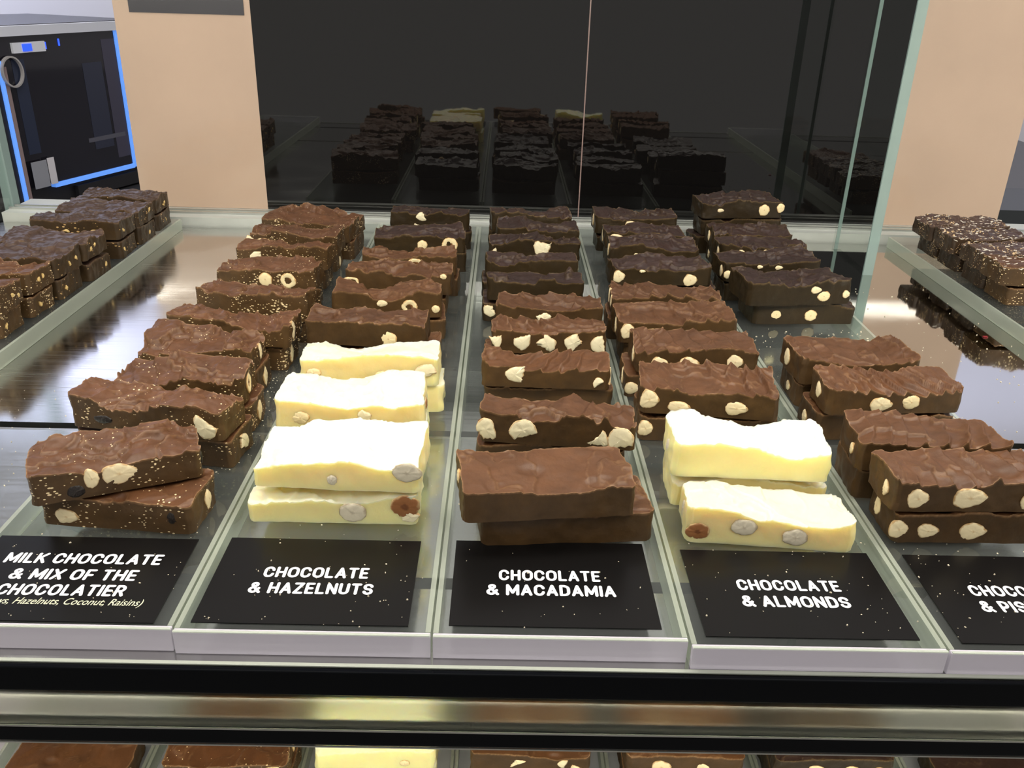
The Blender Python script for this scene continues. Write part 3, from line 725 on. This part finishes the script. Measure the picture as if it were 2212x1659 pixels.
PM = dict(kind='milk chocolate', style='almond', m_=MILK, flav='nut', sign_='PISTACHIOS card', grp=pisG)
PD = dict(kind='dark chocolate', style='dark', m_=DARK, flav='nut', sign_='PISTACHIOS card', grp=pisG)
pis = [
 (.2620, .4041, 2, .0940, 0.035, PM, 2, (('F', -.72, .48, .0062, .0062, 'a'), ('F', -.10, .50, .0094, .0066, 'a'), ('F', .65, .4, .007, .006, 'a'), ('L', -.4, .5, .003, .005, 'a')), (.004, .000, 0), (('F', -.60, .45, .0062, .0046, 'a'), ('F', -.05, .45, .0078, .0056, 'a'), ('F', -.96, .5, .0055, .006, 'a'), ('L', .3, .5, .004, .006, 'a'))),
 (.2540, .4430, -6, .0850, 0.043, PM, 2, (('F', -.02, .42, .0064, .0056, 'a'), ('L', -.4, .4, .003, .004, 'a')), (.003, .004, 0), ()),
 (.2650, .5230, 5, .0933, 0.034, PM, 2, (('F', -.22, .40, .0076, .0056, 'a'), ('F', .22, .48, .0062, .0050, 'h'), ('L', 0, .6, .004, .006, 'a')), (-.003, .001, 0), (('L', .2, .4, .004, .005, 'a'),)),
 (.2590, .5698, 4.0, .0870, 0.046, PM, 2, (('L', .3, .5, .005, .007, 'a'),), None, (('L', 0, .4, .004, .004, 'a'),)),
 (.2665, .7390, 8, .0970, 0.050, PD, 2, (('F', .30, .76, .0052, .0034, 'a'), ('F', .46, .42, .0060, .0048, 'h'), ('F', .90, .5, .0034, .0038, 'a')), (.009, .006, 0), (('F', -.56, .52, .0048, .0042, 'h'), ('F', .12, .46, .0058, .0052, 'h'))),
 (.2610, .8060, 7, .0940, 0.044, PD, 2, (('F', -.95, .4, .005, .004, 'a'), ('F', .1, .75, .004, .0022, 'a'), ('F', -.3, .8, .003, .002, 'a'), ('L', -.4, .4, .0035, .006, 'a')), None, ()),
 (.2685, .8665, 4, .0890, 0.036, PD, 2, (('F', -.55, .62, .0036, .0026, 'a'), ('F', .05, .6, .0048, .0030, 'a'), ('L', -.3, .5, .0035, .006, 'a')), None, ()),
 (.2705, .9190, 4, .0870, 0.036, PD, 2, (('F', .35, .55, .0058, .0032, 'a'), ('L', 0, .5, .0035, .006, 'a')), None, (('L', 0, .5, .0035, .006, 'a'),)),
 (.2690, .9690, 8, .0940, 0.042, PD, 3, (('F', .52, .50, .0066, .0064, 'h'), ('F', -.56, .5, .0038, .0022, 'a'), ('F', .93, .62, .0045, .0055, 'h')), None, (('F', .5, .7, .005, .004, 'a'),)),
]
for i, (cx, yf, yw, L, D, kw, n, nu, low, lnu) in enumerate(pis):
    stack('P', i, 9, cx, yf, yw, L, D, n=n, nuts=nu, low=low, lownuts=lnu, cell=.00075 if i < 4 else .0010, **kw)

# far left column, right ends in view
leftY = [1.000, .943, .890, .815, .762, .715, .664]
for i, yf in enumerate(leftY):
    D = .048 if i < 5 else .042
    m_ = DARKNUT if i < 5 else MILKMIX
    kd = 'dark chocolate' if i < 5 else 'milk chocolate'
    dx = BR.uniform(-.002, .002)-(.004 if i > 4 else 0); yw = BR.uniform(-3, 3)
    pos = f'of the {ORD[i]} pile from the door track, leftmost tray'
    nu = [('F', BR.uniform(-.2, .8), BR.uniform(.4, .6), BR.uniform(.0025, .0055), BR.uniform(.0018, .003), 'n') for _ in range(3)]
    nu += [('R', BR.uniform(-.6, .6), BR.uniform(.25, .7), BR.uniform(.0015, .0028), BR.uniform(.0015, .0026), 'n') for _ in range(2)]
    chocolate_bar(-.4435+dx, yf, yw, PZ+.0002, .0910, D, .0178, 'rough' if i < 5 else 'milk', m_, f'rough {kd} nut bar, upper {pos}', 'left nut bars', nu)
    chocolate_bar(-.4450+dx+BR.uniform(-.003, .003), yf+BR.uniform(-.002, .003), BR.uniform(-3, 3), .0002, .0920, D*.95, .0178, 'flat', m_, f'rough {kd} nut bar, lower {pos}', 'left nut bars', [('R', BR.uniform(-.6, .6), .45, .0022, .0026, 'n')], .0012, PZ-.0003)
# far right column, left ends in view
rightY = [.968, .915, .858, .808]
for i, yf in enumerate(rightY):
    m_ = COCO if i < 3 else MILKMIX
    kd = 'dark' if i < 3 else 'milk'
    pos = f'of the {ORD[i]} pile from the door track, rightmost tray'
    yw = BR.uniform(-4, 1)
    chocolate_bar(.5290+.003*(i == 2), yf, yw, PZ+.0002, .0900, .048, .0178, 'rough', m_, f'flaked {kd} coconut bar, upper {pos}', 'right coconut bars', (), .001, None, 130)
    chocolate_bar(.5400, yf+.002, yw*.5, .0002, .0900, .046, .0178, 'flat', m_, f'{kd} chocolate coconut bar, lower {pos}', 'right coconut bars', (), .0012, PZ-.0003)

# ------------------------------------------------------------------ lower shelf
ZL = -.290
ls = empty('lower_shelf', (0, .34, ZL-.013)); tag(ls, 'steel lower shelf seen below the black rail at the bottom', 'shelf')
box('shelf_plate', XL, XR, 0, .60, -.010, 0, plain('lavender_lit_steel', (.50, .47, .54), .3, coat=.5), ls)  # lavender shine of the lit steel put into the plate's colour
box('back_board', XL, XR, .600, .606, -.010, .24, plain('grey_board', (.36, .36, .34), .5), ls)
for k, nm in ((0, 'under the mix tray, left of the dark slab'), (1, 'holding the dark mix slab'), (2, 'holding the white slab'), (3, 'below the macadamia tray'), (4, 'below the almond tray'), (5, 'below the pistachio tray'), (6, 'at the far right')):
    g = empty('acrylic_tray', (x(k)+W/2, .38, ZL-.013)); tag(g, f'clear acrylic tray on the lower shelf {nm}', 'tray', 'lower shelf trays')
    box('top_panel', -W/2+.003, W/2-.003, 0, .50, .009, .013, ACRYL, g)
    for sx in (-1, 1):
        o = box('side_wall', sx*(W/2-.0018)-.0012, sx*(W/2-.0018)+.0012, 0, .50, .0003, .0135, EDGE, g); o['label'] = 'pale polished side wall'
lower = [('mix', -.1960, .4670, 'milk chocolate', 'flat', MILKMIX, (('R', .2, .5, .003, .006, 'a'), ('F', .75, .5, .007, .007, 'm')), 1, 'dark'),
         ('hazelnut', -.0870, .4805, 'white chocolate', 'white', WHITE, (('F', .5, .4, .004, .003, 'h'),), 2, ''),
         ('macadamia', .0300, .4795, 'milk chocolate', 'milk', MILK, (('F', .55, .6, .004, .004, 'm'), ('F', -.2, .6, .006, .004, 'm'), ('F', .8, .3, .005, .005, 'm')), 2, ''),
         ('almond', .1480, .4800, 'milk chocolate', 'milk', MILK, (('F', -.4, .5, .008, .006, 'a'), ('F', .3, .5, .005, .004, 'a')), 2, ''),
         ('nut', .2620, .4800, 'dark chocolate', 'milk', DARK, (('F', -.3, .5, .006, .0035, 'a'), ('F', .3, .5, .006, .004, 'a'), ('F', .75, .5, .005, .004, 'h')), 2, '')]
for nm, cx, yf, kd, st, m_, nu, up, wd in lower:
    gp = 'bars on the lower shelf'
    chocolate_bar(cx, yf+.002, 0, ZL+.0002, .090, .046, .0178, 'flat', m_, f'{kd} {nm} bar at the bottom of a front pile, lower shelf', gp, (), .0014, PZ-.0003)
    chocolate_bar(cx, yf, BR.uniform(-2, 2), ZL+PZ+.0002, .090, .046, .0178, 'flat' if up == 2 else st, m_, f'{kd} {nm} bar on the lower shelf, its front face just below the black rail', gp, nu, .0010, PZ-.0003 if up == 2 else None)
    if up == 2:
        chocolate_bar(cx-.002, yf+.0115, BR.uniform(-2, 2), ZL+2*PZ+.0002, .088, .044, .0178, st, m_, f'{kd} {nm} bar stacked highest on the lower shelf, set back under the black rail', gp, nu, .0010)
    yb = yf+.064
    chocolate_bar(cx, yb, 1, ZL+.0002, .090, .044, .0178, 'flat', m_, f'{kd} {nm} bar at the bottom of a rear pile, lower shelf', gp, (), .0016, PZ-.0003)
    chocolate_bar(cx, yb, 1, ZL+PZ+.0002, .090, .044, .0178, st, m_, f'{kd} {nm} bar on a rear lower-shelf pile, blurred behind the frosted strip', gp, nu, .0014)
chocolate_bar(.3920, .474, 0, ZL+.0002, .090, .046, .0178, 'flat', DARK, 'dark chocolate bar at the bottom right corner of the lower shelf', 'bars on the lower shelf', (), .0012)
chocolate_bar(-.3200, .470, 0, ZL+.0002, .090, .046, .0178, 'flat', MILK, 'milk chocolate bar with a pale nut at the far left of the lower shelf', 'bars on the lower shelf', (('R', -.4, .5, .004, .005, 'm'),), .0012)

# ------------------------------------------------------------------ crumbs
rg = random.Random(3); v, f = [], []
def crumb(px, py, pz, s):
    b = len(v); an = rg.uniform(0, 6.3); l = s*rg.uniform(.7, 1.6); wd = s*rg.uniform(.5, 1); hh = s*rg.uniform(.3, .7)
    for sx, sy, sz in ((-1,-1,0),(1,-1,0),(1,1,0),(-1,1,0),(-.7,-.6,1),(.8,-.7,1),(.7,.6,1),(-.6,.7,1)):
        X, Y = sx*l/2, sy*wd/2
        v.append((px+X*math.cos(an)-Y*math.sin(an), py+X*math.sin(an)+Y*math.cos(an), pz+sz*hh))
    f.extend([[b+i for i in q] for q in ((3,2,1,0),(4,5,6,7),(0,1,5,4),(1,2,6,5),(2,3,7,6),(3,0,4,7))])
CA, CB = [], []
for _ in range(480):
    k = rg.choice([1, 1, 2, 2, 3, 4, 4, 5, 5]); px = x(k)+rg.uniform(.006, W-.006); py = .325+abs(rg.gauss(0, .12))
    if py > 1.04: continue
    insign = py < .396 and .006 < px-x(k) < W-.006
    crumb(px, py, .0007 if insign else .0001, rg.choice([.0004, .0004, .0005, .0008]))
for _ in range(70):
    crumb(x(3)+rg.uniform(.008, .02), rg.uniform(.42, .5), .0001, rg.choice([.0005, .0007]))
for _ in range(60):
    crumb(x(2)-rg.uniform(.008, .024), rg.uniform(.46, .62), .0001, rg.choice([.0005, .0008]))
for _ in range(90):
    crumb(rg.uniform(.31, .335), rg.uniform(.45, .73), .0001, rg.choice([.0006, .0009, .0014]))
for _ in range(60):
    crumb(rg.uniform(.21, .33), rg.uniform(.66, .735), .0001, rg.choice([.0006, .001]))
for _ in range(80):
    crumb(rg.uniform(.36, .47), rg.uniform(.5, .9), ZD+.0001, rg.choice([.0006, .001]))
for _ in range(60):
    crumb(rg.uniform(-.38, -.28), rg.uniform(.36, .6), ZD+.0001, rg.choice([.0004, .0007]))
me = bpy.data.meshes.new('crumbs'); me.from_pydata(v, [], f)
o = link('crumbs', me, plain('crumb', (.66, .58, .44), .6, noise=.3, nscale=90)); tag(o, 'pale coconut and nut crumbs scattered over the trays and cards', 'crumbs', None, 'stuff')
o = box('red_speck', -.0022, .0022, -.0016, .0016, 0, .001, plain('dried_berry', (.22, .01, .015), .4), loc=(.452, .757, ZD+.0001), bev=.0008)
tag(o, 'small dark red crumb on the deck beside the rightmost tray', 'crumb')

# ------------------------------------------------------------------ behind the case: cooler, counter, wall
p0 = Vector((-.843, 1.658, 0)); dx = .332; dy = .943; ang = math.atan2(dy, dx)
BLUE = plain('blue_lit_edge', (.16, .36, .95), .35, emit=(.12, .34, 1), estr=.62)
PALE = plain('cooler_white', (.72, .74, .84), .45)
COOLG = plain('cooler_dark_glass', (.012, .011, .016), .06, spec=.6)
INSIDE = plain('cooler_black', (.015, .014, .016), .4)
ck = empty('display_cooler', (p0.x, p0.y, -.135)); ck.rotation_euler = (0, 0, ang)
tag(ck, 'dark glass-front cooler with blue-lit edges behind the case at left', 'cooler')
zb, zt = .035, .312
# local x runs along the glass, local -y faces the shop side
def kp(n, x0, x1, y0, y1, z0, z1, m_, lab=None):
    o = box(n, x0, x1, y0, y1, z0, z1, m_, ck)
    if lab: o['label'] = lab
    return o
kp('body', -.40, .30, .006, .30, 0, zt+.005, INSIDE, 'black cooler body')
kp('glass_front', -.068, .2086, -.001, .0055, zb+.007, zt-.012, COOLG, 'dark glass front')
kp('edge_light', .2090, .2180, -.004, .0055, zb, zt-.006, BLUE, 'blue-lit right edge')
kp('edge_light', -.004, .2086, -.006, .0055, zb-.001, zb+.0065, BLUE, 'blue-lit bottom edge')
kp('edge_light', -.0760, -.0695, -.005, .0055, .018, zt-.05, BLUE, 'blue-lit left edge')
kp('door_post', -.0690, -.0600, -.004, -.0012, .0, zt-.06, plain('pinkish_post', (.30, .22, .22), .4), 'pinkish door post')
kp('top_trim', -.40, .30, -.008, .0058, zt-.012, zt+.004, PALE, 'white top trim')
kp('left_panel', -.40, -.0765, -.001, .0055, .0, zt-.013, INSIDE)
kp('vent_grille', .05, .26, -.004, .0055, .002, .026, INSIDE, 'black slatted vent')
th_ = kp('controller', -.040, .031, -.006, -.0012, .272, .289, plain('controller_white', (.78, .80, .88), .4), 'white temperature controller')
sc_ = box('screen', -.020, .000, -.0072, -.0061, .2745, .2865, plain('blue_screen', (.02, .05, .5), .3, emit=(.02, .08, 1), estr=1.4), ck); sc_['label'] = 'blue controller screen'
kp('interior_shelf', .10, .20, -.0016, -.0011, .10, .108, plain('dim_shelf', (.10, .10, .13), .4))
kp('glass_reflection', .115, .165, -.0015, -.00105, .085, .245, plain('dim_reflection', (.030, .034, .060), .3), 'dim bluish reflection painted on the cooler glass')  # these dim strips paint tints and reflections onto the glass front
kp('glass_reflection', .172, .2070, -.0015, -.00105, .06, .285, plain('dim_grey_reflection', (.060, .056, .090), .35), 'dim greyish reflection painted on the cooler glass')
kp('glass_reflection', -.045, -.018, -.0015, -.00105, .10, .262, plain('dim_blue_reflection', (.022, .030, .062), .3), 'dim blue reflection painted on the cooler glass')
for lx, lz in ((.034, .275), (.066, .279)):
    kp('indicator_light', lx, lx+.003, -.0025, -.0012, lz, lz+.012, plain('blue_led', (.02, .05, .5), .3, emit=(.03, .10, 1), estr=1.5), 'small blue indicator light')
for (a, b_, z0, z1, c, lab) in ((-.053, -.018, .040, .088, (.30, .31, .36), 'grey paper card leaning on the cooler front, beside the pinkish post'), (-.016, .000, .042, .090, (.70, .68, .74), 'white paper card on the cooler front next to the grey one')):
    q0 = Vector((p0.x, p0.y, -.135))+Matrix.Rotation(ang, 3, 'Z') @ Vector(((a+b_)/2, -.0085, 0))
    cd = box('paper_card', -(b_-a)/2, (b_-a)/2, -.0004, .0004, z0, z1, plain('paper', c, .6), loc=q0, rot=(0, 0, ang)); tag(cd, lab, 'card')
# ring of tape
tm = bpy.data.meshes.new('ring'); vv, ff = [], []
n = 40
for i in range(n):
    a = 2*math.pi*i/n
    for rad, yy in ((.020, 0), (.0225, 0), (.0225, .006), (.020, .006)):
        vv.append((rad*math.cos(a), yy, rad*math.sin(a)*1.15))
for i in range(n):
    for k in range(4):
        ff.append((i*4+k, i*4+(k+1) % 4, ((i+1) % n)*4+(k+1) % 4, ((i+1) % n)*4+k))
tm.from_pydata(vv, [], ff)
q0 = Vector((p0.x, p0.y, 0))+Matrix.Rotation(ang, 3, 'Z') @ Vector((-.052, -.010, .108))
o = link('ring_handle', tm, plain('ring_grey', (.40, .38, .38), .35), ck); o.location = Matrix.Rotation(-ang, 3, 'Z') @ (q0-Vector((p0.x, p0.y, -.135))); o['label'] = 'pale ring handle'

bc = box('back_counter', -2.2, 1.6, 1.40, 3.0, -.175, -.137, plain('dark_counter', (.03, .03, .034), .3), None); tag(bc, 'dark counter behind the case carrying the cooler', 'counter')
box('base', -2.2, 1.6, 1.42, 3.0, -.95, -.1751, INSIDE, bc)
wl = box('wall_back', -4.5, 4.5, 3.30, 3.36, -.95, 3.6, WALL); tag(wl, kind='structure')
fl = box('floor', -4.5, 4.5, -1.5, 3.30, -1.0, -.95, plain('floor_tile', (.20, .19, .18), .4)); tag(fl, kind='structure')
# low dark box seen behind the right beige panel
kb = box('storage_box', .70, 1.25, 1.42, 1.60, -.137, -.045, plain('dark_box', (.03, .035, .04), .4), None); tag(kb, 'dark low box behind the case right of the beige panel', 'box')
